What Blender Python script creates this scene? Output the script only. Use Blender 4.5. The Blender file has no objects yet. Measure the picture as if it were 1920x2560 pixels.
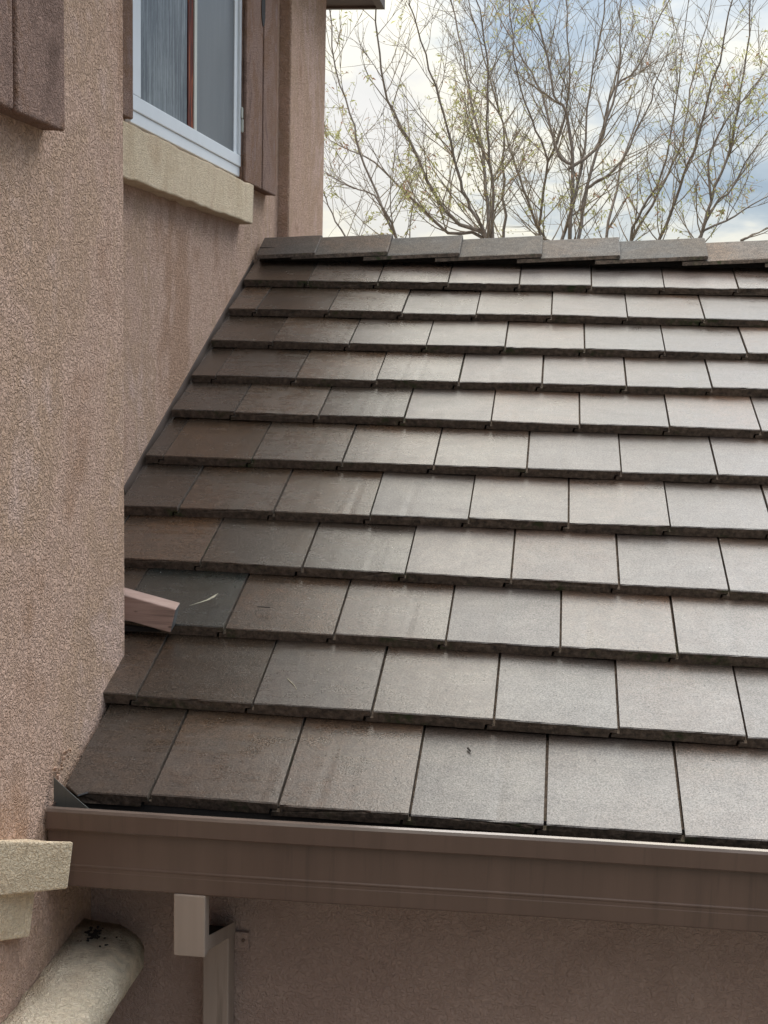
import bpy, math, random
from mathutils import Vector, Matrix, noise as mnoise
R = math.radians
scene = bpy.context.scene
col = scene.collection

# ------------------------------------------------------------------ camera, light, exposure
cam_d = bpy.data.cameras.new('camera'); cam = bpy.data.objects.new('camera', cam_d); col.objects.link(cam)
CAM = Vector((0.29222542, -3.1451168, 1.15999852))
rx = Vector((0.991957158, 0.124500908, 0.022814908))
ry = Vector((-0.038960450, 0.128832698, 0.990900711))
rz = Vector((0.120428732, -0.983819933, 0.132647129))
M = Matrix((rx, ry, rz)).transposed().to_4x4(); M.translation = CAM
cam.matrix_world = M
cam_d.sensor_fit = 'HORIZONTAL'; cam_d.sensor_width = 36; cam_d.lens = 36 * 3363.6 / 1920
cam_d.clip_start = 0.05; cam_d.clip_end = 3000
scene.camera = cam

SUN_EL, SUN_AZ = R(48), R(35)            # azimuth measured from +Y towards +X
w = bpy.data.worlds.new("World"); scene.world = w; w.use_nodes = True
nt = w.node_tree; N = nt.nodes; LK = nt.links
bg = N['Background']
def wn(t, **k):
    n = N.new(t)
    for a, b in k.items(): setattr(n, a, b)
    return n
def wmath(op, a, b=None, clamp=False):
    n = wn('ShaderNodeMath', operation=op, use_clamp=clamp)
    for i, v in enumerate((a, b)):
        if v is None: continue
        if hasattr(v, 'links'): LK.new(v, n.inputs[i])
        else: n.inputs[i].default_value = v
    return n.outputs[0]
sky = wn('ShaderNodeTexSky', sky_type='NISHITA'); sky.sun_disc = False
sky.sun_elevation = SUN_EL; sky.sun_rotation = SUN_AZ
tc = wn('ShaderNodeTexCoord'); sep = wn('ShaderNodeSeparateXYZ'); LK.new(tc.outputs['Generated'], sep.inputs[0])
zz = wmath('MAXIMUM', sep.outputs[2], 0.0)
den = wmath('ADD', zz, 0.22)
cx = wmath('DIVIDE', sep.outputs[0], den); cy = wmath('DIVIDE', sep.outputs[1], den)
cmb = wn('ShaderNodeCombineXYZ'); LK.new(cx, cmb.inputs[0]); LK.new(cy, cmb.inputs[1])
def wnoise(sc, det, rough, off):
    mp = wn('ShaderNodeMapping'); mp.inputs['Location'].default_value = off; LK.new(cmb.outputs[0], mp.inputs[0])
    n = wn('ShaderNodeTexNoise'); n.inputs['Scale'].default_value = sc; n.inputs['Detail'].default_value = det
    n.inputs['Roughness'].default_value = rough; n.inputs['Distortion'].default_value = .3
    LK.new(mp.outputs[0], n.inputs['Vector']); return n.outputs[0]
def wramp(v, stops):
    r = wn('ShaderNodeValToRGB'); LK.new(v, r.inputs[0]); e = r.color_ramp.elements
    while len(e) < len(stops): e.new(0.5)
    for i, (p, c) in enumerate(stops): e[i].position = p; e[i].color = (*c, 1)
    return r.outputs[0]
def wmix(f, a, b, bt='MIX'):
    m = wn('ShaderNodeMix', data_type='RGBA', blend_type=bt)
    for i, v in ((0, f), (6, a), (7, b)):
        if hasattr(v, 'links'): LK.new(v, m.inputs[i])
        elif i == 0: m.inputs[0].default_value = v
        else: m.inputs[i].default_value = (*v, 1)
    return m.outputs[2]
n1 = wnoise(1.35, 6, .54, (3.1, 0.4, 0)); n2 = wnoise(4.2, 5, .54, (1.2, 7.7, 2.0))
# cloud cover: bright cream low down, grey-blue undersides, thinner to the upper right
low = wmath('MINIMUM', zz, .30); high = wmath('MAXIMUM', wmath('SUBTRACT', zz, .38), 0.0)
thin = wmath('SUBTRACT', wmath('ADD', wmath('MULTIPLY', wmath('MAXIMUM', wmath('MINIMUM', sep.outputs[0], .40), -.25), 1.25), wmath('MULTIPLY', low, 1.25)), wmath('MULTIPLY', high, .9))
f1 = wmath('ADD', wmath('MULTIPLY', n1, .95), wmath('MULTIPLY', n2, .62))
f2 = wmath('SUBTRACT', f1, wmath('ADD', wmath('MULTIPLY', thin, .55), .17))
cl = wramp(f2, [(.22, (.38, .48, .60)), (.37, (.52, .61, .70)), (.48, (.78, .82, .83)), (.60, (1.18, 1.12, .95)), (.72, (.97, .945, .90)), (.92, (1.06, 1.02, .97))])
g1 = wmath('ADD', wmath('MULTIPLY', wmath('POWER', zz, 2.5), 7.6), 0.68)
side = wmath('ADD', wmath('MULTIPLY', sep.outputs[1], .33), 0.67)      # the bank behind the viewer is duller
lum = wmath('MULTIPLY', g1, side)
lumc = wn('ShaderNodeCombineXYZ')
for i in range(3): LK.new(lum, lumc.inputs[i])
clb = wmix(1.0, cl, lumc.outputs[0], 'MULTIPLY')
skyd = wmix(1.0, sky.outputs[0], (.10, .10, .10), 'MULTIPLY')
mixs = wmix(.88, skyd, clb)
LK.new(mixs, bg.inputs['Color']); bg.inputs['Strength'].default_value = 1.0

sd = bpy.data.lights.new('sun', 'SUN'); sd.energy = 0.9; sd.angle = R(25); sd.color = (1, .95, .87)
so = bpy.data.objects.new('sun', sd); col.objects.link(so)
sv = Vector((math.sin(SUN_AZ) * math.cos(SUN_EL), math.cos(SUN_AZ) * math.cos(SUN_EL), math.sin(SUN_EL)))
so.rotation_euler = sv.to_track_quat('Z', 'Y').to_euler(); so.location = sv * 30
scene.view_settings.view_transform = 'Standard'; scene.view_settings.look = 'None'
scene.view_settings.gamma = 1; scene.view_settings.use_curve_mapping = False
scene.view_settings.exposure = 0.36

# ------------------------------------------------------------------ materials
class MT:
    def __init__(s, name):
        s.m = bpy.data.materials.new(name); s.m.use_nodes = True
        s.nt = s.m.node_tree; s.N = s.nt.nodes; s.L = s.nt.links
        s.b = s.N['Principled BSDF']; s.tc = s.N.new('ShaderNodeTexCoord')
        s.obj = s.tc.outputs['Object']
    def set(s, k, v):
        if hasattr(v, 'links'): s.L.new(v, s.b.inputs[k])
        else: s.b.inputs[k].default_value = v if not isinstance(v, tuple) else ((*v, 1) if len(v) == 3 else v)
    def vec(s, sc=(1, 1, 1), rot=(0, 0, 0), src=None):
        m = s.N.new('ShaderNodeMapping'); m.inputs['Scale'].default_value = sc; m.inputs['Rotation'].default_value = rot
        s.L.new(src or s.obj, m.inputs[0]); return m.outputs[0]
    def noise(s, sc, det=3, rough=.5, dist=0, vec=None):
        n = s.N.new('ShaderNodeTexNoise'); n.inputs['Scale'].default_value = sc; n.inputs['Detail'].default_value = det
        n.inputs['Roughness'].default_value = rough; n.inputs['Distortion'].default_value = dist
        s.L.new(vec or s.obj, n.inputs['Vector']); return n.outputs[0]
    def voro(s, sc, vec=None, feat='F1'):
        n = s.N.new('ShaderNodeTexVoronoi'); n.feature = feat; n.inputs['Scale'].default_value = sc
        s.L.new(vec or s.obj, n.inputs['Vector']); return n.outputs['Distance']
    def ramp(s, v, stops):
        r = s.N.new('ShaderNodeValToRGB'); s.L.new(v, r.inputs[0]); e = r.color_ramp.elements
        while len(e) < len(stops): e.new(.5)
        for i, (p, c) in enumerate(stops):
            c = (c, c, c) if not isinstance(c, tuple) else c
            e[i].position = p; e[i].color = (*c, 1)
        return r.outputs[0]
    def math(s, op, a, b=None, clamp=False):
        n = s.N.new('ShaderNodeMath'); n.operation = op; n.use_clamp = clamp
        for i, v in enumerate((a, b)):
            if v is None: continue
            if hasattr(v, 'links'): s.L.new(v, n.inputs[i])
            else: n.inputs[i].default_value = v
        return n.outputs[0]
    def mix(s, f, a, b, bt='MIX'):
        m = s.N.new('ShaderNodeMix'); m.data_type = 'RGBA'; m.blend_type = bt
        for i, v in ((0, f), (6, a), (7, b)):
            if hasattr(v, 'links'): s.L.new(v, m.inputs[i])
            elif i == 0: m.inputs[0].default_value = v
            else: m.inputs[i].default_value = (*v, 1)
        return m.outputs[2]
    def bump(s, h, strength=1., dist=.003, prev=None):
        b = s.N.new('ShaderNodeBump'); b.inputs['Strength'].default_value = strength; b.inputs['Distance'].default_value = dist
        s.L.new(h, b.inputs['Height'])
        if prev is not None: s.L.new(prev, b.inputs['Normal'])
        s.L.new(b.outputs[0], s.b.inputs['Normal']); return b.outputs[0]
    def attr(s, name):
        a = s.N.new('ShaderNodeAttribute'); a.attribute_name = name; return a

def stucco(name, stops, sc=62, dist=.006, big=1.6, worm=1.0, rough=.93):
    t = MT(name)
    n = t.noise(big, 4, .6, .6, t.vec((1, 1, .7))); n2 = t.noise(big * 6, 3, .6)
    v = t.math('ADD', t.math('MULTIPLY', n, .75), t.math('MULTIPLY', n2, .25))
    c = t.ramp(v, stops)
    # lace texture: thin worm-like ridges left by the trowel
    a = t.noise(sc, 1.5, .5, 1.1); ridge = t.math('ABSOLUTE', t.math('SUBTRACT', a, .5))
    r1 = t.ramp(ridge, [(0, 0.0), (.035, .5), (.10, 1.0)])
    a2 = t.noise(sc * 2.3, 2, .6, .6); r2 = t.ramp(a2, [(.35, 0.0), (.62, 1.0)])
    fine = t.noise(sc * 7, 2, .7)
    h = t.math('ADD', t.math('MULTIPLY', r1, .60 * worm), t.math('ADD', t.math('MULTIPLY', r2, .40), t.math('MULTIPLY', fine, .16)))
    crease_c = t.mix(t.math('MULTIPLY', t.math('SUBTRACT', 1.0, r1), .24 * worm), c, (.20, .125, .09))  # base colour darkened along the thin worm lines
    t.set('Base Color', crease_c); t.set('Roughness', rough); t.set('Specular IOR Level', .25)
    t.bump(h, 1.0, dist); return t.m
M_WALL = stucco('stucco_tan', [(.36, (.49, .30, .20)), (.46, (.63, .415, .31)), (.53, (.56, .365, .25)), (.61, (.67, .46, .365)), (.70, (.52, .325, .215))], sc=54, dist=.0065)
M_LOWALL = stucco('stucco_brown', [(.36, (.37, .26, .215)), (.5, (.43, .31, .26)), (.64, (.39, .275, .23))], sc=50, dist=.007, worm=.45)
M_CREAM = stucco('stucco_cream', [(.36, (.76, .57, .37)), (.5, (.87, .69, .48)), (.66, (.74, .54, .35))], sc=75, dist=.006, big=5, worm=.6)
M_CREAM2 = stucco('stucco_cream_mossy', [(.36, (.70, .55, .39)), (.5, (.86, .71, .53)), (.66, (.74, .58, .42))], sc=52, dist=.009, big=7, worm=.5)
def stain_end(mat):
    N_, L_ = mat.node_tree.nodes, mat.node_tree.links
    b = N_['Principled BSDF']; src = b.inputs['Base Color'].links[0].from_socket
    tc_ = N_.new('ShaderNodeTexCoord'); sp_ = N_.new('ShaderNodeSeparateXYZ'); L_.new(tc_.outputs['Object'], sp_.inputs[0])
    nz = N_.new('ShaderNodeTexNoise'); nz.inputs['Scale'].default_value = 16; nz.inputs['Detail'].default_value = 5; L_.new(tc_.outputs['Object'], nz.inputs['Vector'])
    ad = N_.new('ShaderNodeMath'); ad.operation = 'MULTIPLY_ADD'; L_.new(sp_.outputs[1], ad.inputs[0]); ad.inputs[1].default_value = 2.6; L_.new(nz.outputs[0], ad.inputs[2])
    rp = N_.new('ShaderNodeValToRGB'); L_.new(ad.outputs[0], rp.inputs[0]); e = rp.color_ramp.elements; e[0].position = .42; e[0].color = (0, 0, 0, 1); e[1].position = .85; e[1].color = (.6, .6, .6, 1)
    mx = N_.new('ShaderNodeMix'); mx.data_type = 'RGBA'; L_.new(rp.outputs[0], mx.inputs[0]); L_.new(src, mx.inputs[6]); mx.inputs[7].default_value = (.085, .075, .05, 1)
    L_.new(mx.outputs[2], b.inputs['Base Color'])
stain_end(M_CREAM2)
M_SHUT = stucco('stucco_shutter', [(.34, (.20, .12, .09)), (.47, (.35, .22, .17)), (.56, (.28, .155, .095)), (.68, (.34, .235, .21))], sc=75, dist=.006, big=4, worm=.9)

def tile_mat(name='wet_concrete_tile', dry=0.0):
    t = MT(name)
    tint = t.attr('tint'); bloom_amt = tint.outputs['Alpha']  # tint alpha: per-tile amount of pale bloom and roughness
    streak = t.noise(5, 5, .65, .2, t.vec((1, 9, 9)))
    blot = t.noise(3.1, 4, .6, .8); fine = t.noise(210, 3, .75); mid = t.noise(38, 5, .72); patch = t.noise(11, 5, .68, .5)
    grit = t.voro(230)
    c = t.mix(t.ramp(blot, [(.35, 0.), (.65, 1.)]), tint.outputs['Color'], (1.35, 1.08, .84), 'MULTIPLY')
    c = t.mix(t.math('MULTIPLY', t.ramp(mid, [(.36, 1.), (.6, 0.)]), .5), c, (.022, .017, .013))
    c = t.mix(t.math('MULTIPLY', t.ramp(fine, [(.40, 1.), (.56, 0.)]), .75), c, (.016, .013, .010))
    c = t.mix(t.math('MULTIPLY', t.ramp(fine, [(.56, 0.), (.72, 1.)]), .5), c, (.14, .112, .092))
    pits = t.voro(42); pit = t.ramp(pits, [(.05, 1.), (.09, 0.)])
    pn = t.noise(9, 1, .5); pit = t.math('MULTIPLY', pit, t.ramp(pn, [(.50, 0.), (.58, 1.)]))
    sp = t.voro(17, t.vec((1, 1, 1), (0, 0, .7))); spk = t.ramp(sp, [(.022, 1.), (.034, 0.)])
    spk = t.math('MULTIPLY', spk, t.ramp(t.noise(6, 1, .5, 0, t.vec((1, 1, 1), (0.4, 0, 0))), [(.52, 0.), (.56, 1.)]))
    c = t.mix(pit, c, (.010, .008, .007)); c = t.mix(spk, c, (.6, .57, .5))
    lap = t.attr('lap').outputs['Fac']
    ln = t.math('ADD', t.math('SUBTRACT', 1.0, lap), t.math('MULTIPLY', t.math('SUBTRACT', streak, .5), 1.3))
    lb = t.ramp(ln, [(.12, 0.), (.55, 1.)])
    bloom = t.math('MULTIPLY', t.math('MULTIPLY', lb, t.math('ADD', bloom_amt, .12)), .0 if dry else .42)
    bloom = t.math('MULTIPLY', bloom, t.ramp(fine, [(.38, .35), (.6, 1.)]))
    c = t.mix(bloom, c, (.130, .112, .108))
    t.set('Base Color', c)
    wv = t.math('ADD', t.math('ADD', t.math('MULTIPLY', patch, .55), t.math('MULTIPLY', streak, .3)), t.math('MULTIPLY', bloom_amt, .30))
    t.set('Roughness', t.ramp(wv, [(.40, .20 + dry), (.56, .29 + dry), (.74, .42 + dry)]))
    t.set('Specular IOR Level', t.math('MULTIPLY', t.ramp(fine, [(.34, .55), (.6, 1.)]), .95 if not dry else .35))
    h = t.math('ADD', t.math('MULTIPLY', fine, .9), t.math('ADD', t.math('MULTIPLY', mid, .18), t.math('MULTIPLY', pit, -1.3)))
    t.bump(h, .75, .0010); return t.m
def tile_edge_mat():
    t = MT('tile_broken_edge')
    n = t.noise(60, 4, .7); moss = t.noise(5.5, 3, .6)
    c = t.ramp(n, [(.3, (.030, .022, .017)), (.5, (.095, .068, .050)), (.72, (.19, .14, .105))])
    mm = t.math('MULTIPLY', t.ramp(moss, [(.56, 0.), (.66, 1.)]), t.ramp(t.noise(45, 3, .6), [(.42, 0.), (.6, 1.)]))
    c = t.mix(t.math('MULTIPLY', mm, .8), c, (.030, .045, .010))
    t.set('Base Color', c); t.set('Roughness', .85); t.bump(n, 1, .004); return t.m
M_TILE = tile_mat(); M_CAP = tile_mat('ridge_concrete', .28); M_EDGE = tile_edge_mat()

def metal(name, base, dark, rough=.42, drip=.5):
    t = MT(name)
    n = t.noise(3, 3, .6, 0, t.vec((5, 5, .5))); d = t.noise(30, 4, .7, 0, t.vec((1.3, 1, .06)))
    c = t.mix(t.ramp(n, [(.35, 0.), (.65, 1.)]), base, tuple(x * .84 for x in base))
    c = t.mix(t.math('MULTIPLY', t.ramp(d, [(.56, 0.), (.72, 1.)]), drip), c, dark)
    sp = t.ramp(t.voro(55), [(.035, 1.), (.055, 0.)]); sp = t.math('MULTIPLY', sp, t.ramp(t.noise(10, 1), [(.56, 0.), (.62, 1.)]))
    c = t.mix(t.math('MULTIPLY', sp, .8), c, (.02, .015, .012))
    t.set('Base Color', c); t.set('Roughness', rough); t.set('Specular IOR Level', .5)
    t.bump(t.noise(9, 3, .5, 0, t.vec((.5, 1, 1))), .25, .004); return t.m
M_GUT = metal('brown_gutter_paint', (.125, .077, .058), (.055, .036, .028), .32, .45)
M_PIPE = metal('taupe_pipe_paint', (.35, .27, .22), (.15, .11, .085), .5, .7)
M_FLASH = metal('flashing_metal', (.115, .11, .095), (.05, .05, .04), .45)
def plain(name, c, rough=.6, var=.25, sc=12, bd=.001, spec=.5, vec=(1, 1, 1)):
    t = MT(name); v = t.vec(vec); n = t.noise(sc, 5, .65, 0, v)
    t.set('Base Color', t.mix(t.ramp(n, [(.3, 0.), (.7, 1.)]), tuple(x * (1 + var) for x in c), tuple(x * (1 - var) for x in c)))
    t.set('Roughness', rough); t.set('Specular IOR Level', spec)
    if bd: t.bump(t.noise(sc * 8, 3, .6, 0, v), .6, bd)
    return t.m
M_LIP = plain('wet_gutter_lip', (.15, .11, .09), .16, .3, 7, .0006, 1.0, (.4, 1, 1))
M_VINYL = plain('white_vinyl', (.78, .79, .80), .35, .05, 3, .0004)
M_LATCH = plain('ivory_plastic', (.62, .60, .52), .4, .06)
M_DARK = plain('felt_and_dark_fill', (.018, .015, .014), .9, .3, 30, .002)
M_FASCIA = plain('brown_trim_paint', (.10, .07, .055), .6, .15, 6, .001)
M_SOFFIT = plain('soffit_paint', (.085, .06, .05), .7, .15, 6, .001)
M_BARK = plain('pale_bark', (.24, .205, .18), .9, .35, 20, .004, .2)
M_TWIG = plain('twig_bark', (.27, .225, .175), .9, .3, 15, 0, .2)
M_GROUND = plain('wet_ground', (.12, .11, .09), .9, .3, 1.5, .01, .3)
M_DEBRIS = plain('dead_leaf', (.40, .36, .27), .8, .2, 60)
M_STICK = plain('dark_twig', (.025, .018, .014), .8, .2, 60)
M_PINK = plain('pink_primer', (.40, .24, .165), .6, .2, 10, .001, .4, (.25, 1, 3))
M_GREY = plain('grey_end_grain', (.085, .08, .075), .6, .2, 20)
def wood():
    t = MT('pink_painted_board')
    g = t.noise(14, 5, .6, .3, t.vec((.25, 3, 5))); n = t.noise(7, 3)
    c = t.ramp(g, [(.3, (.20, .13, .105)), (.5, (.34, .22, .18)), (.72, (.42, .29, .24))])
    kn = t.math('MULTIPLY', t.ramp(t.voro(14, t.vec((.9, 1, 2.2))), [(.06, 1.), (.13, 0.)]), .8)
    c = t.mix(kn, c, (.10, .055, .035)); t.set('Base Color', c); t.set('Roughness', .62); t.bump(g, .5, .002); return t.m
M_WOOD = wood()
def rust():
    t = MT('stained_red_sash')
    g = t.noise(9, 4, .7, .4, t.vec((3, 3, .5)))
    t.set('Base Color', t.ramp(g, [(.35, (.025, .006, .004)), (.55, (.15, .022, .008)), (.72, (.45, .14, .05))])); t.set('Roughness', .65); t.set('Specular IOR Level', .2); return t.m
M_RUST = rust()
def screen(name, streaky):
    t = MT(name)
    if streaky:
        s1 = t.noise(1, 3, .6, .4, t.vec((1, 75, 2.2))); s2 = t.noise(1, 4, .7, .6, t.vec((1, 130, 26))); big = t.noise(2.6, 3, .6)
        v = t.math('ADD', t.math('MULTIPLY', s1, .55), t.math('ADD', t.math('MULTIPLY', s2, .27), t.math('MULTIPLY', big, .22)))
        c = t.ramp(v, [(.44, (.035, .045, .06)), (.50, (.075, .09, .105)), (.57, (.18, .20, .21)), (.66, (.27, .30, .30))])
        t.set('Roughness', .55)
    else:
        big = t.noise(1.4, 3, .6, .2, t.vec((1, 3, .7))); s2 = t.noise(1, 3, .7, .3, t.vec((1, 60, 2.)))
        run = t.math('MULTIPLY', t.ramp(s2, [(.62, 0.), (.70, 1.)]), .3)
        c = t.ramp(big, [(.3, (.075, .082, .09)), (.7, (.12, .125, .13))]); c = t.mix(run, c, (.25, .26, .26))
        t.set('Roughness', .42)
    t.set('Base Color', c); t.set('Specular IOR Level', .5); t.set('Coat Weight', .35); t.set('Coat Roughness', .18)
    t.bump(t.noise(420, 1, .5), .4, .0008); return t.m
M_SCR1 = screen('wet_insect_screen', True); M_SCR2 = screen('fogged_glass', False)
def leafmat():
    t = MT('young_leaves'); oi = t.attr('tint')
    t.set('Base Color', oi.outputs['Color']); t.set('Roughness', .6)
    tr = t.N.new('ShaderNodeBsdfTranslucent'); t.L.new(oi.outputs['Color'], tr.inputs[0])
    mx = t.N.new('ShaderNodeMixShader'); mx.inputs[0].default_value = .5
    t.L.new(t.b.outputs[0], mx.inputs[1]); t.L.new(tr.outputs[0], mx.inputs[2])
    t.L.new(mx.outputs[0], t.N['Material Output'].inputs[0]); return t.m
M_LEAF = leafmat()

# ------------------------------------------------------------------ mesh helpers
def tag(o, label=None, cat=None, group=None, kind=None):
    if label: o['label'] = label
    if cat: o['category'] = cat
    if group: o['group'] = group
    if kind: o['kind'] = kind
    return o
def empty(name, loc=(0, 0, 0)):
    o = bpy.data.objects.new(name, None); o.location = loc; o.empty_display_size = .1; col.objects.link(o); return o
class MB:
    def __init__(s): s.v = []; s.f = []; s.mi = []; s.tint = None
    def quadbox(s, a, b, mi=0):
        x0, y0, z0 = a; x1, y1, z1 = b
        s.hexa([(x0, y0, z0), (x1, y0, z0), (x1, y1, z0), (x0, y1, z0), (x0, y0, z1), (x1, y0, z1), (x1, y1, z1), (x0, y1, z1)], mi)
    def hexa(s, p, mi=0):
        n = len(s.v); s.v += [tuple(q) for q in p]
        for f in ((0, 3, 2, 1), (4, 5, 6, 7), (0, 1, 5, 4), (1, 2, 6, 5), (2, 3, 7, 6), (3, 0, 4, 7)):
            s.f.append(tuple(n + i for i in f)); s.mi.append(mi)
    def prism(s, pts, d, mi=0):
        """pts: closed outline in 3D, d: extrusion vector"""
        n = len(s.v); k = len(pts); s.v += [tuple(q) for q in pts] + [tuple(Vector(q) + Vector(d)) for q in pts]
        s.f.append(tuple(range(n, n + k))[::-1]); s.mi.append(mi)
        s.f.append(tuple(range(n + k, n + 2 * k))); s.mi.append(mi)
        for i in range(k):
            j = (i + 1) % k; s.f.append((n + i, n + j, n + k + j, n + k + i)); s.mi.append(mi)
    def tube(s, pts, rad, sides=6, mi=0, cap=True):
        rings = []; prev = None
        for i, p in enumerate(pts):
            p = Vector(p); q = Vector(pts[min(i + 1, len(pts) - 1)]) - Vector(pts[max(i - 1, 0)])
            if q.length < 1e-7: q = Vector((0, 0, 1))
            q.normalize(); a = prev if prev is not None else (Vector((1, 0, 0)) if abs(q.x) < .8 else Vector((0, 1, 0)))
            a = (a - q * a.dot(q))
            if a.length < 1e-5: a = q.orthogonal()
            a.normalize(); prev = a; b = q.cross(a); n = len(s.v)
            for k in range(sides):
                t = 2 * math.pi * k / sides; s.v.append(tuple(p + (a * math.cos(t) + b * math.sin(t)) * rad[i]))
            rings.append(n)
        for i in range(len(rings) - 1):
            for k in range(sides):
                l = (k + 1) % sides; s.f.append((rings[i] + k, rings[i] + l, rings[i + 1] + l, rings[i + 1] + k)); s.mi.append(mi)
        if cap:
            s.f.append(tuple(rings[-1] + k for k in range(sides))); s.mi.append(mi)
            s.f.append(tuple(rings[0] + k for k in range(sides))[::-1]); s.mi.append(mi)
    def build(s, name, mats, parent=None, smooth=False, bevel=0, tints=None, seg=2, fixn=True, laps=None):
        me = bpy.data.meshes.new(name); me.from_pydata(s.v, [], s.f); me.update()
        if fixn:
            import bmesh
            b = bmesh.new(); b.from_mesh(me); bmesh.ops.recalc_face_normals(b, faces=b.faces); b.to_mesh(me); b.free()
        mats = mats if isinstance(mats, (list, tuple)) else [mats]
        for m in mats: me.materials.append(m)
        me.polygons.foreach_set('material_index', s.mi)
        if smooth: me.polygons.foreach_set('use_smooth', [True] * len(me.polygons))
        if tints is not None:
            at = me.attributes.new('tint', 'FLOAT_COLOR', 'POINT')
            flat = [c for t in tints for c in (t if len(t) == 4 else (*t, 1.0))]; at.data.foreach_set('color', flat)
        if laps is not None:
            me.attributes.new('lap', 'FLOAT', 'POINT').data.foreach_set('value', laps)
        o = bpy.data.objects.new(name, me); col.objects.link(o)
        if parent: o.parent = parent
        if bevel:
            bv = o.modifiers.new('bevel', 'BEVEL'); bv.width = bevel; bv.segments = seg; bv.limit_method = 'ANGLE'; bv.angle_limit = R(35)
        return o

# ------------------------------------------------------------------ ground
g = MB(); g.v = [(-400, -400, -3.2), (400, -400, -3.2), (400, 400, -3.2), (-400, 400, -3.2)]; g.f = [(0, 1, 2, 3)]; g.mi = [0]
tag(g.build('ground', M_GROUND, fixn=False), kind='structure')

# ------------------------------------------------------------------ house
house = empty('house', (-1.18, .24, -3.2))
tag(house, 'tan stucco house with a brown flat tile roof below its upstairs window', 'house')
HL = Vector(house.location)
def part(mb, name, mats, parent=None, **k):
    o = mb.build(name, mats, None, **k)
    par = parent or house
    o.parent = par
    if par is house: o.matrix_parent_inverse = Matrix.Translation(-HL)
    return o
def sub(mb, name, mats, parent, **k):
    o = mb.build(name, mats, None, **k); o.parent = parent; return o

XF, XN = -1.18, -0.905            # far wall face, near bump-out face
TH = R(23.925473994183772); CT, ST = math.cos(TH), math.sin(TH)
def RP(x, u, off=0): return (x, u * CT - off * ST, u * ST + off * CT)

m = MB(); m.quadbox((-5, -2.6, -3.2), (XN, .548, 3.20)); w1 = part(m, 'wall', M_WALL, bevel=.012, seg=3)
m = MB(); m.quadbox((-5, .55, -3.2), (XF, 3.966, 3.20)); w2 = part(m, 'wall', M_WALL)
m = MB(); m.quadbox((-5, 3.968, -3.2), (-1.118, 5.02, 3.20)); w3 = part(m, 'wall', M_WALL, bevel=.012, seg=3)
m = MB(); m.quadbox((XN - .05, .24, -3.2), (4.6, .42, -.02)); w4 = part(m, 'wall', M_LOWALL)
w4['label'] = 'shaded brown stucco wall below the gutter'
w1['label'] = 'near stucco bump-out wall beside the roof'; w2['label'] = 'recessed stucco wall with the window'
w3['label'] = 'far stucco wall corner in front of the tree'

# upper eave: soffit boards and fascia, over the walls
er = empty('eave'); er.parent = house; er.matrix_parent_inverse = Matrix.Translation(-HL)
m = MB(); m.quadbox((-5, 2.6, 3.202), (-.905, 5.63, 3.23)); m.quadbox((-5, -2.9, 3.202), (-.54, 2.598, 3.23)); sub(m, 'soffit', M_SOFFIT, er)  # unseen near slab reaches further out to darken the left tiles' reflections
m = MB(); m.quadbox((-.903, 2.6, 3.188), (-.855, 5.67, 3.42)); m.quadbox((-5, 5.632, 3.188), (-.904, 5.67, 3.42)); m.quadbox((-.538, -2.9, 3.188), (-.50, 2.598, 3.42)); sub(m, 'fascia', M_FASCIA, er)

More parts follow.
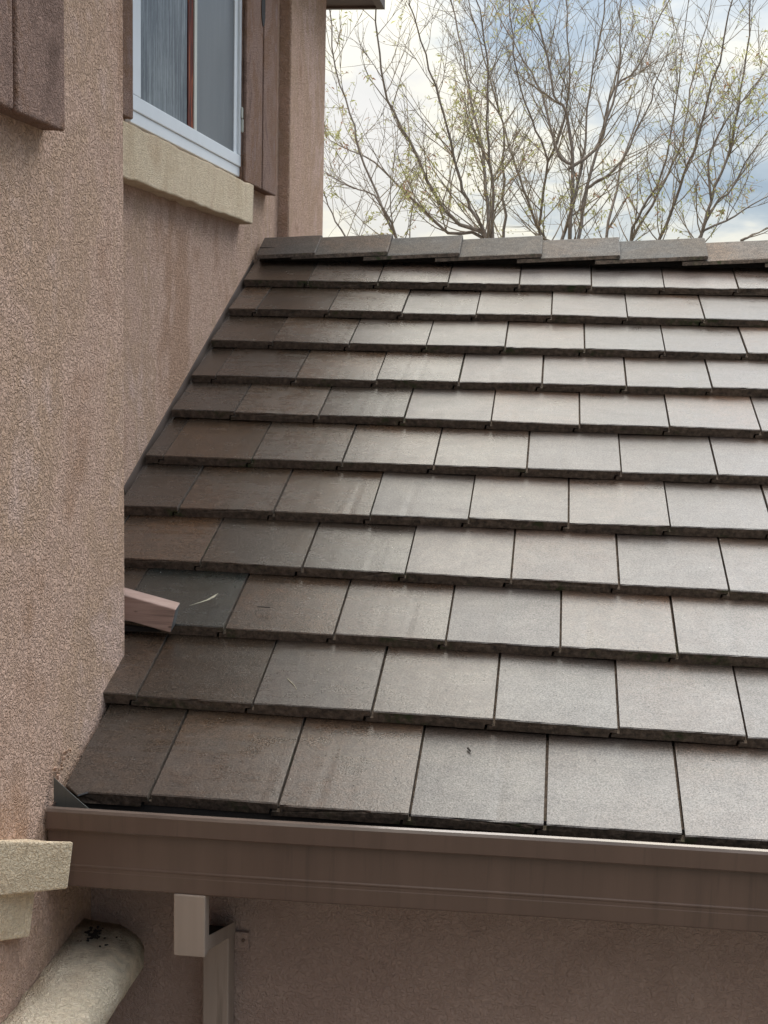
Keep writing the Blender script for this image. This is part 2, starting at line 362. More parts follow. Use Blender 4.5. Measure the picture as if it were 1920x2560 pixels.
# ---- roof: courses of flat interlocking concrete tiles
random.seed(11)
E, W, T = 0.343, 0.3274128666, 0.0345
S0 = [-0.6701, -0.8127, -0.6413, -0.796, -0.9504, -1.0982, -0.9146, -1.0617, -0.8946, -1.0366, -0.8618]
U0 = [-.0151, .0116, .005, -.008, .0028, .007, .0059, .0018, -.0054, -.0052, -.0004]
PH = [-.0063, -.0126, -.011, -.0175, .0046, .0004, -.0098, .0061, .0004, .0006, -.0008]
roof = empty('roof'); roof.parent = house; roof.matrix_parent_inverse = Matrix.Translation(-HL)
m = MB(); tints = []; laps = []
PAL = [(.120, .088, .064), (.105, .082, .064), (.112, .090, .074), (.092, .078, .068), (.125, .096, .074), (.100, .086, .078), (.112, .080, .058)]
SLATE = (.020, .026, .025)
def tile(x0, x1, u, ulen, ph, cut=False, tint=None, chip=False):
    n0 = len(m.v)
    tl = random.gauss(0, .0018); tr = random.gauss(0, .0018); du = random.gauss(0, .0022)
    nx = max(4, int((x1 - x0) / .022)); g = .0056 + random.random() * .0024
    def sect(uu, drop, jit):
        pts = []
        for i in range(nx + 1):
            f = i / nx; x = x0 + g + (x1 - x0 - g) * f
            j = jit * (random.gauss(0, 1) if random.random() < .8 else random.gauss(0, 3.4))
            pts.append((x, uu + abs(j) * .8, -drop - abs(j) * .5 + tl * (1 - f) + tr * f))
        r = x1
        if cut or x1 - x0 < .2: right = [(r, uu, -T * .47), (r - .019, uu, -T * .5), (r - .022, uu, -T)]
        else: right = [(r, uu, -T * .47), (r - .019, uu, -T * .5), (r - .023, uu, -T)]
        left = [(x0 + g, uu, -T), (x0 + g, uu, -T * .55)] if cut else [(x0 - .015, uu, -T), (x0 - .013, uu, -T * .62), (x0 + g, uu, -T * .62)]
        mid = []
        for k in (3, 2, 1):
            f = k / 4; mid.append((x0 + (x1 - x0) * f, uu, -T - jit * random.gauss(0, .9)))
        return pts + right + mid + left
    rings = []
    for (uu, drop, jit) in ((0.0, .0028, .0007), (.0035, 0, .00025), (.34, 0, 0), (ulen, 0, 0)):
        s_ = sect(uu, drop, jit); n = len(m.v)
        slope = (T + .0015) / E * (.42 if u > 9.5 * E else 1)
        for (x, q, o) in s_:
            uu2 = u + du + q + ph * (x - .8)
            sh = .030 - (x - x0) * .9 if chip and q < .05 and x - x0 < .05 else 0
            uu2 += sh
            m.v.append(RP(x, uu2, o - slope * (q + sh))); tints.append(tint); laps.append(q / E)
        rings.append((n, len(s_)))
    k = rings[0][1]
    for a in range(len(rings) - 1):
        p, q = rings[a][0], rings[a + 1][0]
        for i in range(k):
            j = (i + 1) % k; m.f.append((p + i, p + j, q + j, q + i)); m.mi.append(0 if (i < nx) else 1)
    m.f.append(tuple(rings[0][0] + i for i in range(k))[::-1]); m.mi.append(1)
    m.f.append(tuple(rings[-1][0] + i for i in range(k))); m.mi.append(1)
for r in range(12):
    if r < 11: s, du, ph = S0[r] % W, U0[r], PH[r]
    else: s, du, ph = .29, 0, 0
    u = r * E + du
    ulen = E + .075 if r < 10 else .28 if r == 10 else .1
    if r == 11: continue
    k = -6
    while True:
        x0 = s + k * W; k += 1
        if x0 > 4.3: break
        x1 = x0 + W
        yy = u * CT
        lim = (XN + .004) if yy < .30 else XF + .010
        lim += random.uniform(-.004, .006)
        if r == 2: lim = XF + .01
        if x1 < lim + .02: continue
        cut = x0 < lim + .012
        if cut: x0 = lim
        t = random.choice(PAL); v = random.uniform(.32, .66); sx = min(1, max(0, (x0 + .75) / .75)); t = (t[0] * v * 1.08, t[1] * v * (.90 + .06 * sx), t[2] * v * (.74 + .22 * sx), .45 * random.random() + .55 * sx)  # tint browner and bloom weaker towards the left wall
        if r == 2 and -1.05 < x0 < -.85 and not cut: t = (*SLATE, .2)
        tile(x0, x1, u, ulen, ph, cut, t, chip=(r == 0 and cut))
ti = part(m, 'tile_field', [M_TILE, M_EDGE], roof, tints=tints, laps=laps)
ti['label'] = 'wet brown flat concrete tiles'
# deck under the tiles, rear slope, flashing against the walls
m = MB(); m.prism([RP(XF - .02, -.02, -.062), RP(4.4, -.02, -.062), RP(4.4, 3.80, -.062), RP(XF - .02, 3.80, -.062)], (0, 0, -.03))
part(m, 'roof_deck', M_DARK, roof)
ry0 = 3.80 * CT
m = MB(); m.prism([(-.985, ry0 + .01, 3.80 * ST - .05), (4.4, ry0 + .01, 3.80 * ST - .05), (4.4, ry0 + 3.2, 3.80 * ST - 1.45), (-.985, ry0 + 3.2, 3.80 * ST - 1.45)], (0, 0, -.05))
part(m, 'rear_slope', M_EDGE, roof)
m = MB()
m.prism([RP(XF + .001, 1.5, -.05), RP(XF + .017, 1.5, -.05), RP(XF + .017, 1.5, -.046), RP(XF + .004, 1.5, -.046), RP(XF + .004, 1.5, -.006), RP(XF + .001, 1.5, -.006)], (0, 2.2 * CT, 2.2 * ST))
m.prism([RP(XF + .001, .66, -.05), RP(XF + .017, .66, -.05), RP(XF + .017, .66, -.046), RP(XF + .004, .66, -.046), RP(XF + .004, .66, -.006), RP(XF + .001, .66, -.006)], (0, .83 * CT, .83 * ST))
part(m, 'wall_flashing', M_FASCIA, roof)

# ridge caps, each one lapping over its right-hand neighbour
xs = [-.862, -.512, -.168, .219, .583, .985, 1.36, 1.73, 2.1, 2.46]
CAPC = [(.080, .058, .046), (.098, .076, .062), (.088, .085, .084), (.092, .090, .088), (.128, .114, .104), (.088, .086, .084), (.145, .125, .112), (.10, .09, .08), (.10, .085, .07), (.1, .085, .07)]
for i, x1 in enumerate(xs):
    x0 = -1.150 if i == 0 else xs[i - 1] - .115
    m = MB(); L = x1 - x0; tt = []
    rise = .027 * L / .46; ya, yb, yr = 3.520, 3.325, 3.72
    def ring(x, f, inset=0):
        h = rise * f; t = .020
        P = [(x, yb + inset, 1.4955 + h), (x, yb + inset + .002, 1.4955 + h + t - .003), (x, yb + .008 + inset, 1.4965 + h + t), (x, (ya + yb) / 2, 1.5585 + h + .0035), (x, ya - .01, 1.6065 + h), (x, ya + .004, 1.609 + h),
             (x, yr, 1.52 + h), (x, yr, 1.50 + h), (x, ya, 1.585 + h)]
        return P
    fr = [0.0, .25, .5, .75, .985, 1.0]
    for q, f in enumerate(fr):
        P = ring(x0 + L * f, f, .0 if f < 1 else .0025)
        if f == 1.0: P = [(p[0], p[1], p[2] - (.002 if 0 < a < 8 else -.001)) for a, p in enumerate(P)]
        for p in P: m.v.append((p[0], p[1] + random.gauss(0, .0006), p[2] + random.gauss(0, .0004))); tt.append(tuple(c * .9 for c in CAPC[i]))
    K = 9
    for q in range(len(fr) - 1):
        for a in range(K):
            b = (a + 1) % K; m.f.append((q * K + a, q * K + b, (q + 1) * K + b, (q + 1) * K + a)); m.mi.append(0 if a in (1, 2, 3, 4, 5) else 1)
    m.f.append(tuple(range(K))[::-1]); m.mi.append(1); m.f.append(tuple(range((len(fr) - 1) * K, len(fr) * K))); m.mi.append(0)
    o = sub(m, 'ridge_cap', [M_CAP, M_EDGE], roof, tints=tt)
m = MB(); m.quadbox((XF + .03, 3.40, 1.44), (4.3, 3.62, 1.555)); sub(m, 'ridge_board', M_DARK, roof)

# ---- gutter (box profile with a rolled lip); falls a little towards the downpipe
gut = empty('gutter'); gut.parent = house; gut.matrix_parent_inverse = Matrix.Translation(-HL)
def gx(x): return -.013 + (x + .891) * .0082      # lip height along its run
prof = [(-.090, 0.0), (-.097, .002), (-.103, -.001), (-.106, -.008), (-.106, -.050), (-.104, -.054), (-.094, -.055), (-.092, -.058),
        (-.0935, -.143), (-.0950, -.146), (-.0950, -.149), (-.0940, -.151), (-.0940, -.159), (-.0948, -.161), (-.0950, -.197), (-.094, -.200), (.020, -.200), (.020, -.005),
        (.017, -.005), (.017, -.196), (-.090, -.196), (-.089, -.055), (-.101, -.050), (-.101, -.010), (-.090, -.006)]
m = MB(); X0, X1 = -.895, 4.4; st = [X0 + (X1 - X0) * i / 24 for i in range(25)]
for q, x in enumerate(st):
    for (y, z) in prof: m.v.append((x, y + .0012 * math.sin(x * 3.1), z + gx(x) + .0008 * math.sin(x * 5)))
K = len(prof)
for q in range(24):
    for a in range(K):
        b = (a + 1) % K; m.f.append((q * K + a, q * K + b, (q + 1) * K + b, (q + 1) * K + a)); m.mi.append(2 if a in (0, 1, 2, 24) else 1 if 16 <= a <= 22 else 0)  # inside faces near black: the recess shade is put into their colour
m.f.append(tuple(range(K))[::-1]); m.mi.append(0); m.f.append(tuple(range(24 * K, 25 * K))); m.mi.append(0)
part(m, 'gutter_trough', [M_GUT, M_DARK, M_LIP], gut)
m = MB(); m.prism([(X0 + .001, -.088, gx(X0) - .003), (X0 + .001, .016, gx(X0) - .003), (X0 + .001, .016, gx(X0) - .194), (X0 + .001, -.088, gx(X0) - .194)], (.003, 0, 0)); part(m, 'end_cap', M_GUT, gut)
m = MB(); m.quadbox((XN, .022, -.235), (4.4, .045, -.055)); m.quadbox((XN, .046, -.235), (4.4, .238, -.222)); part(m, 'eave_board', M_FASCIA, gut)

# ---- downpipe: outlet box, offset elbow back to the wall, rectangular pipe, strap
dp = empty('downpipe'); dp.parent = house; dp.matrix_parent_inverse = Matrix.Translation(-HL)
m = MB(); xl, xr = -.576, -.497; zt, zb = gx(-.54) - .201, -.369
def openbox(m, a, b, t=.0018, axis='z', open0=True, open1=True):
    pass
m.quadbox((xl, -.100, zb), (xr, -.058, zt)); part(m, 'outlet_box', M_PIPE, dp, bevel=.003)
# elbow: open-topped channel sloping down to the pipe
m = MB()
yA, yB = -.0575, .224
zA0, zA1 = zb + .001, -.331; zB0, zB1 = -.456, -.421
zA0 = zb + .001
def chan(x0, x1, lo0, lo1, hi0, hi1):
    m.hexa([(x0, yA, lo0), (x1, yA, lo0), (x1, yB, lo1), (x0, yB, lo1), (x0, yA, hi0), (x1, yA, hi0), (x1, yB, hi1), (x0, yB, hi1)])
chan(xr - .003, xr - .0005, zA0, zB0, zA1, zB1); chan(xl + .0005, xl + .003, zA0, zB0, zA1, zB1); chan(xl + .0035, xr - .0035, zA0, zB0, zA0 + .003, zB0 + .003)
part(m, 'elbow', M_PIPE, dp)
m = MB(); m.hexa([(xl + .004, yA, zA0 + .004), (xr - .004, yA, zA0 + .004), (xr - .004, yB, zB0 + .004), (xl + .004, yB, zB0 + .004), (xl + .004, yA, zA1 - .02), (xr - .004, yA, zA1 - .02), (xr - .004, yB, zB1 - .015), (xl + .004, yB, zB1 - .015)])
part(m, 'channel_fill', M_DARK, dp)  # near-black fill that darkens the inside of the open channel
m = MB(); m.quadbox((-.574, .172, -3.2), (-.502, .236, -.445)); part(m, 'pipe', M_PIPE, dp, bevel=.004)
m = MB(); m.quadbox((-.5015, .228, -.505), (-.462, .2385, -.452)); part(m, 'strap', M_LOWALL, dp, bevel=.002)
m = MB(); m.tube([(-.476, .224, -.474), (-.476, .229, -.474)], [.005, .006], 8); part(m, 'screw', M_GUT, dp)

# ---- kick-out flashing between wall and gutter
m = MB(); m.prism([(-.896, -.050, .046), (-.897, -.050, -.030), (-.800, -.055, -.030), (-.846, -.052, .005)], (0, .0015, 0))
o = part(m, 'kickout_flashing', M_FLASH)
# broken stucco crumbs where the render stops above the flashing
m = MB(); random.seed(5)
for i in range(16):
    t = random.random(); c = Vector((-.893 + random.uniform(-.003, .006), -.055 + t * .10, .040 + t * .055 + random.gauss(0, .007))); r0 = random.uniform(.002, .0065)
    pts = [c + Vector((random.gauss(0, 1), random.gauss(0, 1), random.gauss(0, 1))).normalized() * r0 * random.uniform(.6, 1.1) for _ in range(8)]
    n = len(m.v); b = [Vector((sx, sy, sz)) for sx in (-1, 1) for sy in (-1, 1) for sz in (-1, 1)]
    p = [c + Vector((q.x * r0 * random.uniform(.4, .9), q.y * r0 * random.uniform(.5, 1), q.z * r0 * random.uniform(.5, 1))) for q in b]
    m.hexa([p[0], p[4], p[6], p[2], p[1], p[5], p[7], p[3]])
part(m, 'broken_stucco', M_WALL, smooth=False)

# ---- board end sticking out behind the bump-out
m = MB()
A0 = Vector((-.98, .620, .312)); A1 = Vector((-.790, .612, .271)); hgt = Vector((.016, .0, .070)); dep = Vector((0.003, .038, .014))
m.hexa([A0, A1, A1 + dep, A0 + dep, A0 + hgt, A1 + hgt, A1 + dep + hgt, A0 + dep + hgt], 0)
m.mi[3] = 1
part(m, 'trim_board', [M_WOOD, M_GREY], bevel=.003)['label'] = 'pink board end lying on the tiles'
m = MB(); m.prism([(-1.17, .60, .262), (-.80, .665, .262), (-.80, .70, .28), (-1.17, .70, .30)], (0, 0, .012)); part(m, 'board_flashing', M_DARK)

# ---- window
win = empty('window'); win.parent = house; win.matrix_parent_inverse = Matrix.Translation(-HL)
win['label'] = 'white-framed window with a streaky left pane'
m = MB(); xo, xi = -1.150, XF + .002
y0, y1, z0, z1 = 1.394, 3.028, 1.843, 3.02
m.quadbox((xi, y0, z0), (xo - .006, y1, z0 + .043)); 
m.quadbox((xi, y0, z0 + .0435), (xo, y1, z0 + .094))
m.quadbox((xi, y0, z0 + .0945), (xo, 1.490, z1)); m.quadbox((xi, 2.960, z0 + .0945), (xo, y1, z1)); m.quadbox((xi, 1.4905, z1 - .06), (xo, 2.9595, z1))
m.quadbox((xi, 2.905, z0 + .0945), (xo - .012, 2.9595, z1 - .0605))
part(m, 'frame', M_VINYL, win, bevel=.003)
m = MB(); m.quadbox((XF - .005, 1.4905, z0 + .094), (-1.167, 2.140, z1 - .06)); part(m, 'pane', M_SCR1, win)['label'] = 'left pane with condensation streaks'
m = MB(); m.quadbox((XF - .005, 2.255, z0 + .094), (-1.1675, 2.905, z1 - .06)); part(m, 'pane', M_SCR2, win)['label'] = 'right pane, smooth grey'
m = MB(); m.quadbox((XF - .005, 2.1405, z0 + .0945), (-1.163, 2.2145, z1 - .061)); part(m, 'mullion', M_RUST, win)['label'] = 'rusty red sash stile'
m = MB(); m.quadbox((XF - .005, 2.215, z0 + .0945), (-1.158, 2.2545, z1 - .061)); part(m, 'mullion', M_LATCH, win, bevel=.002)
m = MB(); m.quadbox((-1.149, 2.972, 2.100), (-1.140, 3.026, 2.150)); m.quadbox((-1.149, 2.980, 2.040), (-1.138, 3.034, 2.098)); part(m, 'latch', M_LATCH, win, bevel=.004)

# ---- sill moulding
def slab(mb, x0, x1, y0, y1, z0, z1, n=26, jit=.0025, seed=1):
    """a hand-trowelled block: edges wander slightly"""
    random.seed(seed); ring0 = len(mb.v)
    for i in range(n + 1):
        y = y0 + (y1 - y0) * i / n
        j = lambda: random.gauss(0, jit)
        mb.v += [(x0, y, z0 + j()), (x1 + j() * .5, y, z0 + j()), (x1 + j() * .5, y, z1 + j()), (x0, y, z1 + j())]
    for i in range(n):
        a = ring0 + 4 * i; b = a + 4
        for k in range(4):
            l = (k + 1) % 4; mb.f.append((a + k, a + l, b + l, b + k)); mb.mi.append(0)
    mb.f.append((ring0, ring0 + 3, ring0 + 2, ring0 + 1)); mb.mi.append(0); a = ring0 + 4 * n; mb.f.append((a, a + 1, a + 2, a + 3)); mb.mi.append(0)
m = MB(); slab(m, XF - .01, -1.115, 1.10, 3.095, 1.640, 1.818); part(m, 'window_sill', M_CREAM, bevel=.006)
# ---- shutters: two vertical boards with a groove
def shutter(xw, xf, y0, y1, z0, z1, groove, gap, label):
    s = empty('shutter'); s.parent = house; s.matrix_parent_inverse = Matrix.Translation(-HL); s['label'] = label
    m = MB(); m.quadbox((xw - .01, y0 + .012, z0 + .004), (xf - .018, y1 - .006, z1)); part(m, 'backing', M_SHUT, s)
    ys = [y0] + groove + [y1]
    for a, b in zip(ys[:-1], ys[1:]):
        m = MB(); m.quadbox((xf - .017, a + gap / 2, z0), (xf + random.uniform(-.002, .002), b - gap / 2, z1)); part(m, 'board', M_SHUT, s, bevel=.007, seg=3)
    return s
shutter(XF, -1.125, 2.975, 3.668, 1.824, 3.0, [3.335], .022, 'brown shutter right of the window, with a knot hole')
m = MB(); P = []
for i in range(14):
    t = 2 * math.pi * i / 14; P.append((-1.1245, 3.312 + .040 * math.cos(t) * (1 if abs(math.sin(t)) < .9 else .6), 2.655 + .085 * math.sin(t) * (1.0 + .3 * (math.sin(t) > 0))))
m.prism(P, (.002, 0, 0)); part(m, 'knot_hole', M_DARK)
shutter(XF, -1.125, .75, 1.335, 1.84, 3.0, [1.04], .02, 'brown shutter left of the window, mostly hidden')
shutter(XN, -.847, -1.10, -.045, 1.602, 3.0, [-.70, -.352], .024, 'rough brown shutter on the near wall')

# ---- lower left: stepped cream cornice end and the bullnosed ledge
cn = empty('cornice'); cn.parent = house; cn.matrix_parent_inverse = Matrix.Translation(-HL)
m = MB()
m.hexa([(-.91, -.46, -.092), (-.772, -.29, -.133), (-.862, -.215, -.133), (-.91, -.20, -.140), (-.91, -.46, .040), (-.757, -.29, -.017), (-.845, -.215, -.052), (-.91, -.20, -.055)])
part(m, 'cap_moulding', M_CREAM, cn, bevel=.006, seg=3)
m = MB()
m.hexa([(-.915, -.45, -.205), (-.868, -.29, -.259), (-.885, -.24, -.259), (-.915, -.23, -.262), (-.915, -.45, -.092), (-.850, -.29, -.1345), (-.875, -.24, -.1345), (-.915, -.23, -.135)])
part(m, 'lower_moulding', M_CREAM, cn, bevel=.006, seg=3)
m = MB(); pr = [(-.905, -.430), (-.86, -.432), (-.80, -.433), (-.768, -.436), (-.744, -.446), (-.729, -.464), (-.7235, -.488), (-.7235, -.518), (-.731, -.535), (-.76, -.552), (-.905, -.556)]
random.seed(8); n = 40; ys = [.165 - i * .045 for i in range(n)]
for i, y in enumerate(ys):
    k = 1 - (.06 if i == 0 else .0)
    for (x, z) in pr:
        m.v.append((-.90 + (x + .90) * k + random.gauss(0, .0028), y + (.02 if i == 0 else 0) * (x < -.78), -.495 + (z + .495) * k + random.gauss(0, .0028) - .0))
K = len(pr)
for i in range(n - 1):
    for a in range(K):
        b = (a + 1) % K; m.f.append((i * K + a, i * K + b, (i + 1) * K + b, (i + 1) * K + a)); m.mi.append(0)
m.f.append(tuple(range(K))[::-1]); m.mi.append(0); m.f.append(tuple(range((n - 1) * K, n * K))); m.mi.append(0)
part(m, 'ledge', M_CREAM2, smooth=True)['label'] = 'cream rounded ledge with a mossy end'
# dark leaf litter stuck on the ledge end
m = MB(); random.seed(21)
for i in range(56):
    cx_, cy_ = (random.gauss(-.852, .016), random.gauss(.105, .016)) if i < 48 else (random.uniform(-.88, -.75), random.uniform(.02, .15))
    r0 = random.uniform(.002, .0065 if i < 48 else .0035); z = -.4285
    p = [Vector((cx_ + sx * r0 * random.uniform(.4, 1), cy_ + sy * r0 * random.uniform(.4, 1), z + (sz * r0 * .35))) for sx in (-1, 1) for sy in (-1, 1) for sz in (-1, 1)]
    m.hexa([p[0], p[4], p[6], p[2], p[1], p[5], p[7], p[3]])
tag(m.build('leaf_litter', M_STICK), 'dark wet leaf litter caught on the end of the cream ledge', 'leaf litter', kind='stuff')

# ------------------------------------------------------------------ small things lying on the tiles
def lying(name, pts, r, mat, label, cat, flat=False):
    m = MB()
    if flat:
        P = [Vector(RP(*p)) for p in pts]; m.prism(P, Vector(RP(0, 0, .0015)), 0)
    else:
        m.tube([RP(*p) for p in pts], [r * (1 - .4 * i / len(pts)) for i in range(len(pts))], 5)
    o = m.build(name, mat); tag(o, label, cat); return o
lying('leaf_sliver', [(-.765, .800, .0055), (-.72, .835, .0055), (-.693, .872, .0055), (-.700, .850, .0055), (-.716, .832, .0055)], 0, M_DEBRIS, 'pale dried leaf sliver on the dark slate-coloured tile', 'leaf', True)
lying('twig', [(-.560, .815, .004), (-.52, .813, .005)], .0022, M_STICK, 'short dark twig on the brown tile right of the slate-coloured one', 'twig')
lying('twig', [(.30, 2.80, -.016), (.35, 2.835, -.018), (.40, 2.83, -.018), (.42, 2.85, -.019)], .0025, M_STICK, 'curled dark twig high on the roof, third course below the ridge caps', 'twig')
lying('twig', [(-.41, .50, -.010), (-.385, .47, -.008), (-.375, .45, -.006)], .0012, M_DEBRIS, 'thin pale twig on the second course of tiles above the gutter', 'twig')
lying('twig', [(.11, .275, -.026), (.118, .262, -.025)], .003, M_STICK, 'tiny dark twig on the lowest course of tiles', 'twig')

# ------------------------------------------------------------------ bare trees beyond the ridge
LIMBS = {"A":[[[-0.4,10.5,2.01],[-0.41,10.47,2.1],[-0.5,10.42,2.26],[-0.61,10.36,2.47],[-0.7,10.29,2.71],[-0.79,10.2,3.01],[-0.89,10.08,3.37],[-1.02,9.96,3.77],[-1.13,9.85,4.09],[-1.18,9.77,4.36]],[[-0.41,10.47,2.1],[-0.67,10.45,2.24],[-0.92,10.4,2.47],[-1.19,10.3,3.02],[-1.4,10.23,3.39],[-1.48,10.15,3.81],[-1.52,10.07,4.21],[-1.53,10.02,4.42]],[[-0.39,10.47,2.11],[-0.45,10.57,2.59],[-0.49,10.65,2.97],[-0.62,10.75,3.46],[-0.73,10.84,3.94],[-0.86,10.95,4.49],[-0.89,10.98,4.66]],[[-0.46,10.5,2.12],[-0.78,10.5,2.16],[-1.15,10.52,2.47],[-1.56,10.54,2.84],[-1.81,10.55,2.95],[-2.06,10.55,3.08]],[[-0.36,10.47,2.09],[-0.36,10.38,2.42],[-0.4,10.26,2.82],[-0.43,10.11,3.3],[-0.42,10.0,3.65],[-0.49,9.89,4.02],[-0.59,9.78,4.36]]],"L":[[[-1.07,9.5,1.84],[-1.19,9.49,2.01],[-1.39,9.47,2.42],[-1.55,9.45,2.8],[-1.65,9.44,3.14],[-1.78,9.42,3.54],[-1.83,9.39,4.06],[-1.84,9.38,4.27]],[[-1.53,9.5,1.83],[-1.64,9.5,1.97],[-1.77,9.49,2.17],[-1.87,9.49,2.37],[-1.92,9.49,2.49]],[[-1.19,9.49,2.01],[-1.4,9.4,2.39],[-1.63,9.38,2.48],[-1.85,9.35,2.6]]],"B":[[[0.21,11.5,2.02],[0.16,11.52,2.16],[0.02,11.56,2.42],[-0.14,11.63,2.85],[-0.27,11.68,3.16],[-0.46,11.78,3.77],[-0.63,11.86,4.29],[-0.76,11.93,4.72],[-0.8,11.95,4.89]],[[0.21,11.5,2.02],[0.1,11.45,2.19],[0.11,11.36,2.51],[0.15,11.24,2.94],[0.02,11.15,3.25],[-0.09,11.08,3.51],[-0.22,10.95,3.96],[-0.28,10.8,4.45],[-0.29,10.75,4.59]],[[0.15,11.24,2.94],[0.25,11.23,3.16],[0.32,11.21,3.43],[0.34,11.17,3.87],[0.3,11.14,4.27],[0.27,11.11,4.68]],[[-0.26,11.5,2.02],[-0.28,11.5,2.41],[-0.33,11.51,2.97],[-0.32,11.52,3.31],[-0.42,11.52,3.53],[-0.68,11.52,3.8],[-0.75,11.52,4.08]]],"C":[[[0.42,11.0,1.94],[0.41,10.99,2.13],[0.4,10.96,2.85],[0.33,10.93,3.38],[0.2,10.92,3.56],[0.08,10.89,4.08],[-0.1,10.88,4.47],[-0.16,10.87,4.62]],[[0.39,11.0,2.02],[0.34,11.01,2.13],[0.44,11.03,2.54],[0.5,11.05,2.92],[0.54,11.07,3.14],[0.55,11.1,3.65],[0.64,11.13,4.21],[0.67,11.16,4.69]],[[0.48,11.0,2.02],[0.51,11.02,2.16],[0.56,11.1,2.66],[0.7,11.19,3.21],[0.8,11.27,3.68],[1.04,11.3,3.9],[1.19,11.37,4.31],[1.34,11.42,4.64]],[[0.39,10.96,2.88],[0.27,10.99,2.99],[0.16,11.08,3.3],[0.07,11.18,3.61],[-0.11,11.28,3.95],[-0.32,11.38,4.29],[-0.51,11.47,4.61]],[[0.56,11.1,2.66],[0.73,11.09,2.77],[0.91,11.06,2.93],[1.1,10.99,3.39],[1.24,10.93,3.78],[1.32,10.88,4.08]],[[0.38,10.96,2.85],[0.61,10.97,3.02],[0.73,11.01,3.34],[0.84,11.06,3.85],[0.82,11.1,4.25],[0.83,11.14,4.68]]],"D":[[[1.03,12.0,2.01],[1.08,12.03,2.21],[1.3,12.08,2.6],[1.46,12.13,2.95],[1.59,12.17,3.3],[1.65,12.25,3.85],[1.77,12.32,4.37],[1.83,12.36,4.69]],[[1.08,12.03,2.21],[1.18,11.98,2.53],[1.38,11.92,2.92],[1.44,11.86,3.36],[1.49,11.78,3.85],[1.51,11.72,4.25]],[[1.37,12.0,2.07],[1.4,11.94,2.23],[1.55,11.76,2.74],[1.66,11.62,3.11],[1.77,11.42,3.63],[1.86,11.24,4.1],[1.92,11.08,4.5],[1.93,11.02,4.64]],[[0.81,12.0,2.21],[0.91,12.18,2.77],[0.99,12.31,3.2],[1.18,12.48,3.75],[1.23,12.59,4.08]]],"E":[[[1.73,11.5,1.99],[1.77,11.47,2.2],[1.85,11.41,2.59],[1.99,11.36,3.0],[2.06,11.28,3.5],[2.1,11.21,4.01],[2.09,11.13,4.51],[2.08,11.11,4.66]],[[1.77,11.47,2.2],[1.89,11.43,2.54],[2.06,11.4,2.73],[2.23,11.35,3.08],[2.42,11.32,3.32]],[[1.74,11.47,2.18],[2.02,11.52,2.39],[2.29,11.57,2.56],[2.56,11.62,2.73]],[[2.19,11.5,2.19],[2.3,11.5,2.25],[2.51,11.51,2.34]],[[1.85,11.41,2.59],[1.81,11.41,2.97],[1.9,11.4,3.3],[2.1,11.39,3.57],[2.35,11.39,3.91]]]}
rt = random.Random(17)
def curve(p, d, L, n, up, wob):
    pts = [Vector(p)]; d = Vector(d).normalized()
    for i in range(n):
        d = (d + Vector((rt.gauss(0, wob), rt.gauss(0, wob), rt.gauss(0, wob) + up))).normalized()
        pts.append(pts[-1] + d * (L / n))
    return pts
def leafcluster(lb, tl, p, n, size):
    hue = rt.random()
    base = Vector((.42, .42, .17)) if hue < .72 else Vector((.40, .31, .18)) if hue < .9 else Vector((.36, .21, .14))
    for _ in range(n):
        d = Vector((rt.gauss(0, 1), rt.gauss(0, 1), rt.gauss(-.55, .6))).normalized(); q = Vector(p) + Vector((rt.gauss(0, .015), rt.gauss(0, .015), rt.gauss(0, .015)))
        L = size * rt.uniform(.6, 1.25); s = d.cross(Vector((rt.gauss(0, 1), rt.gauss(0, 1), rt.gauss(0, 1)))).normalized() * L * rt.uniform(.10, .17)
        a, b, c = q, q + d * L * .5, q + d * L + Vector((0, 0, -L * .15)); k = len(lb.v)
        lb.v += [tuple(a), tuple(b + s), tuple(c), tuple(b - s)]; lb.f.append((k, k + 1, k + 2, k + 3)); lb.mi.append(0)
        v = rt.uniform(.8, 1.25); tl += [tuple(base * v)] * 4
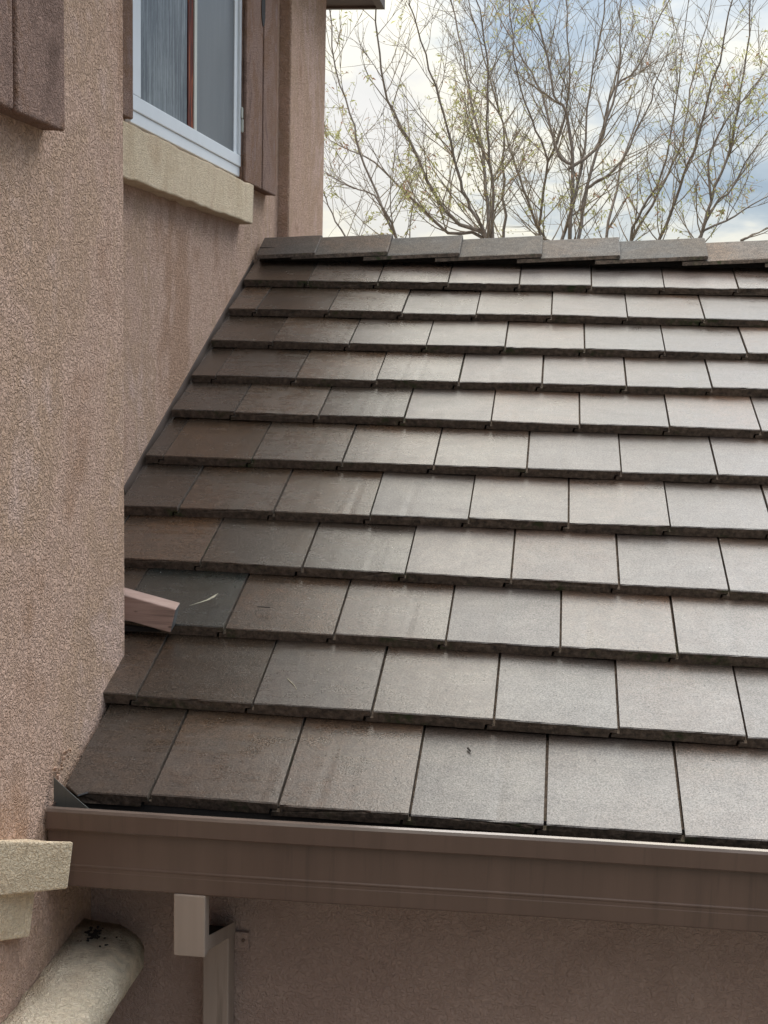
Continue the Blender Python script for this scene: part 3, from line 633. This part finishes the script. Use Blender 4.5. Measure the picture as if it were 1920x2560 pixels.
def make_tree(key, limbs, r0, label, leafy):
    ax = sum(l[0][0] for l in limbs) / len(limbs); ay = sum(l[0][1] for l in limbs) / len(limbs)
    root = empty('bare_tree', (0, 0, 0)); root.location = (ax, ay, -3.2)
    tag(root, label, 'tree', 'bare trees beyond the ridge')
    inv = Matrix.Translation(-Vector(root.location))
    tb, bb, lb, tl = MB(), MB(), MB(), []
    foot = Vector((ax, ay, -3.2)); fork = Vector((ax, ay, .9))
    tb.tube([foot, foot.lerp(fork, .5) + Vector((.03, 0, 0)), fork], [r0 * 2.6, r0 * 2.1, r0 * 1.9], 10)
    for li, l in enumerate(limbs):
        P = [Vector(p) for p in l]
        main = P[0].z < 2.3 and P[0].x < 2.1
        if main:                                       # runs down to the fork, hidden by the ridge
            P = [fork, fork.lerp(P[0], .5) + Vector((.04, 0, -.05))] + P
        # smooth
        Q = []
        for i in range(len(P) - 1):
            a, b = P[max(i - 1, 0)], P[i]; c, d = P[i + 1], P[min(i + 2, len(P) - 1)]
            for t in (0, .33, .66):
                t2, t3 = t * t, t * t * t
                Q.append(.5 * ((2 * b) + (c - a) * t + (2 * a - 5 * b + 4 * c - d) * t2 + (3 * b - a - 3 * c + d) * t3) + Vector((rt.gauss(0, .008), rt.gauss(0, .01), rt.gauss(0, .006))))
        Q.append(P[-1])
        dirn = (Q[-1] - Q[-2]).normalized()
        if P[-1].z > 4.2: Q += [Q[-1] + dirn * .4, Q[-1] + dirn * .9 + Vector((0, 0, .05))]
        rr = r0 * (.86 if main else .5) * rt.uniform(.85, 1.1); n = len(Q)
        def rad(f): return max(.0035, rr * (1 - f) ** 1.15 * .72 + .0040)
        tb.tube(Q, [rad(i / (n - 1)) for i in range(n)], 7)
        tot = sum((Q[i + 1] - Q[i]).length for i in range(n - 1)); nb = int(tot * 5.6)
        for b in range(nb):
            f = rt.uniform(.22 if main else .08, 1.0); i = min(int(f * (n - 1)), n - 2); p = Q[i].lerp(Q[i + 1], f * (n - 1) - i)
            if p.z < 1.5: continue
            td = (Q[i + 1] - Q[i]).normalized(); ang = rt.uniform(0, 2 * math.pi)
            sd_ = Vector((math.cos(ang), math.sin(ang), 0)); d = (td * .8 + sd_ * rt.uniform(.6, 1.1) + Vector((0, 0, .1))).normalized()
            L = rt.uniform(.35, 1.25) * (1.15 - .5 * f); up = rt.uniform(.03, .14)
            pts = curve(p, d, L, 7, up, .075); rb = min(rad(f) * .5, .0075)
            bb.tube(pts, [max(.0022, rb * (1 - .75 * k / 7)) for k in range(8)], 5, cap=False)
            lf = leafy(pts[-1])
            for k in range(2, 8):
                for _ in range(2 if rt.random() < .55 else 1):
                    if rt.random() < .15: continue
                    d2 = ((pts[k] - pts[k - 1]).normalized() * .9 + Vector((rt.gauss(0, .6), rt.gauss(0, .6), rt.gauss(.05, .45)))).normalized()
                    L2 = rt.uniform(.08, .42); tw = curve(pts[k], d2, L2, 4, rt.uniform(-.02, .12), .12)
                    bb.tube(tw, [.0026, .0023, .0020, .0017, .0013], 3, cap=False)
                    for q in (2, 3, 4):
                        if rt.random() < .35:      # buds
                            leafcluster(lb, tl, tw[q], 1, .022)
                    if rt.random() < lf:
                        for q in (1, 2, 3, 4): leafcluster(lb, tl, tw[q], rt.randint(1, 4), rt.uniform(.035, .065))
    def fin(mb, name, mat, **k):
        o = mb.build(name, mat, None, fixn=False, **k); o.parent = root; o.matrix_parent_inverse = inv; return o
    fin(tb, 'trunk', M_BARK, smooth=True); fin(bb, 'branches', M_TWIG); fin(lb, 'crown', M_LEAF, tints=tl)
def leafy(base):
    def f(p):
        v = mnoise.noise(Vector((p.x * 1.3, p.y * .6, p.z * 1.3))) * 1.3 + base
        if p.x < -.5: v += .10
        if p.z > 3.9: v -= .15
        return max(.02, min(.75, v))
    return f
TL = {'A': ('bare tree left of centre, limbs fanning up and to the left', .036), 'L': ('thin bare tree right beside the far stucco wall corner', .021),
      'B': ('slim bare tree just left of the central tree', .030), 'C': ('largest bare tree near the middle, with tall upright limbs', .041),
      'D': ('bare tree right of the central one, stems leaning right', .032), 'E': ('rightmost bare tree, with leafy low side branches', .031)}
BASEL = {'A': .08, 'L': .04, 'B': .0, 'C': -.06, 'D': .02, 'E': .14}
for k_ in LIMBS: make_tree(k_, LIMBS[k_], TL[k_][1], TL[k_][0], leafy(BASEL[k_]))

scene.cycles.max_bounces = 8
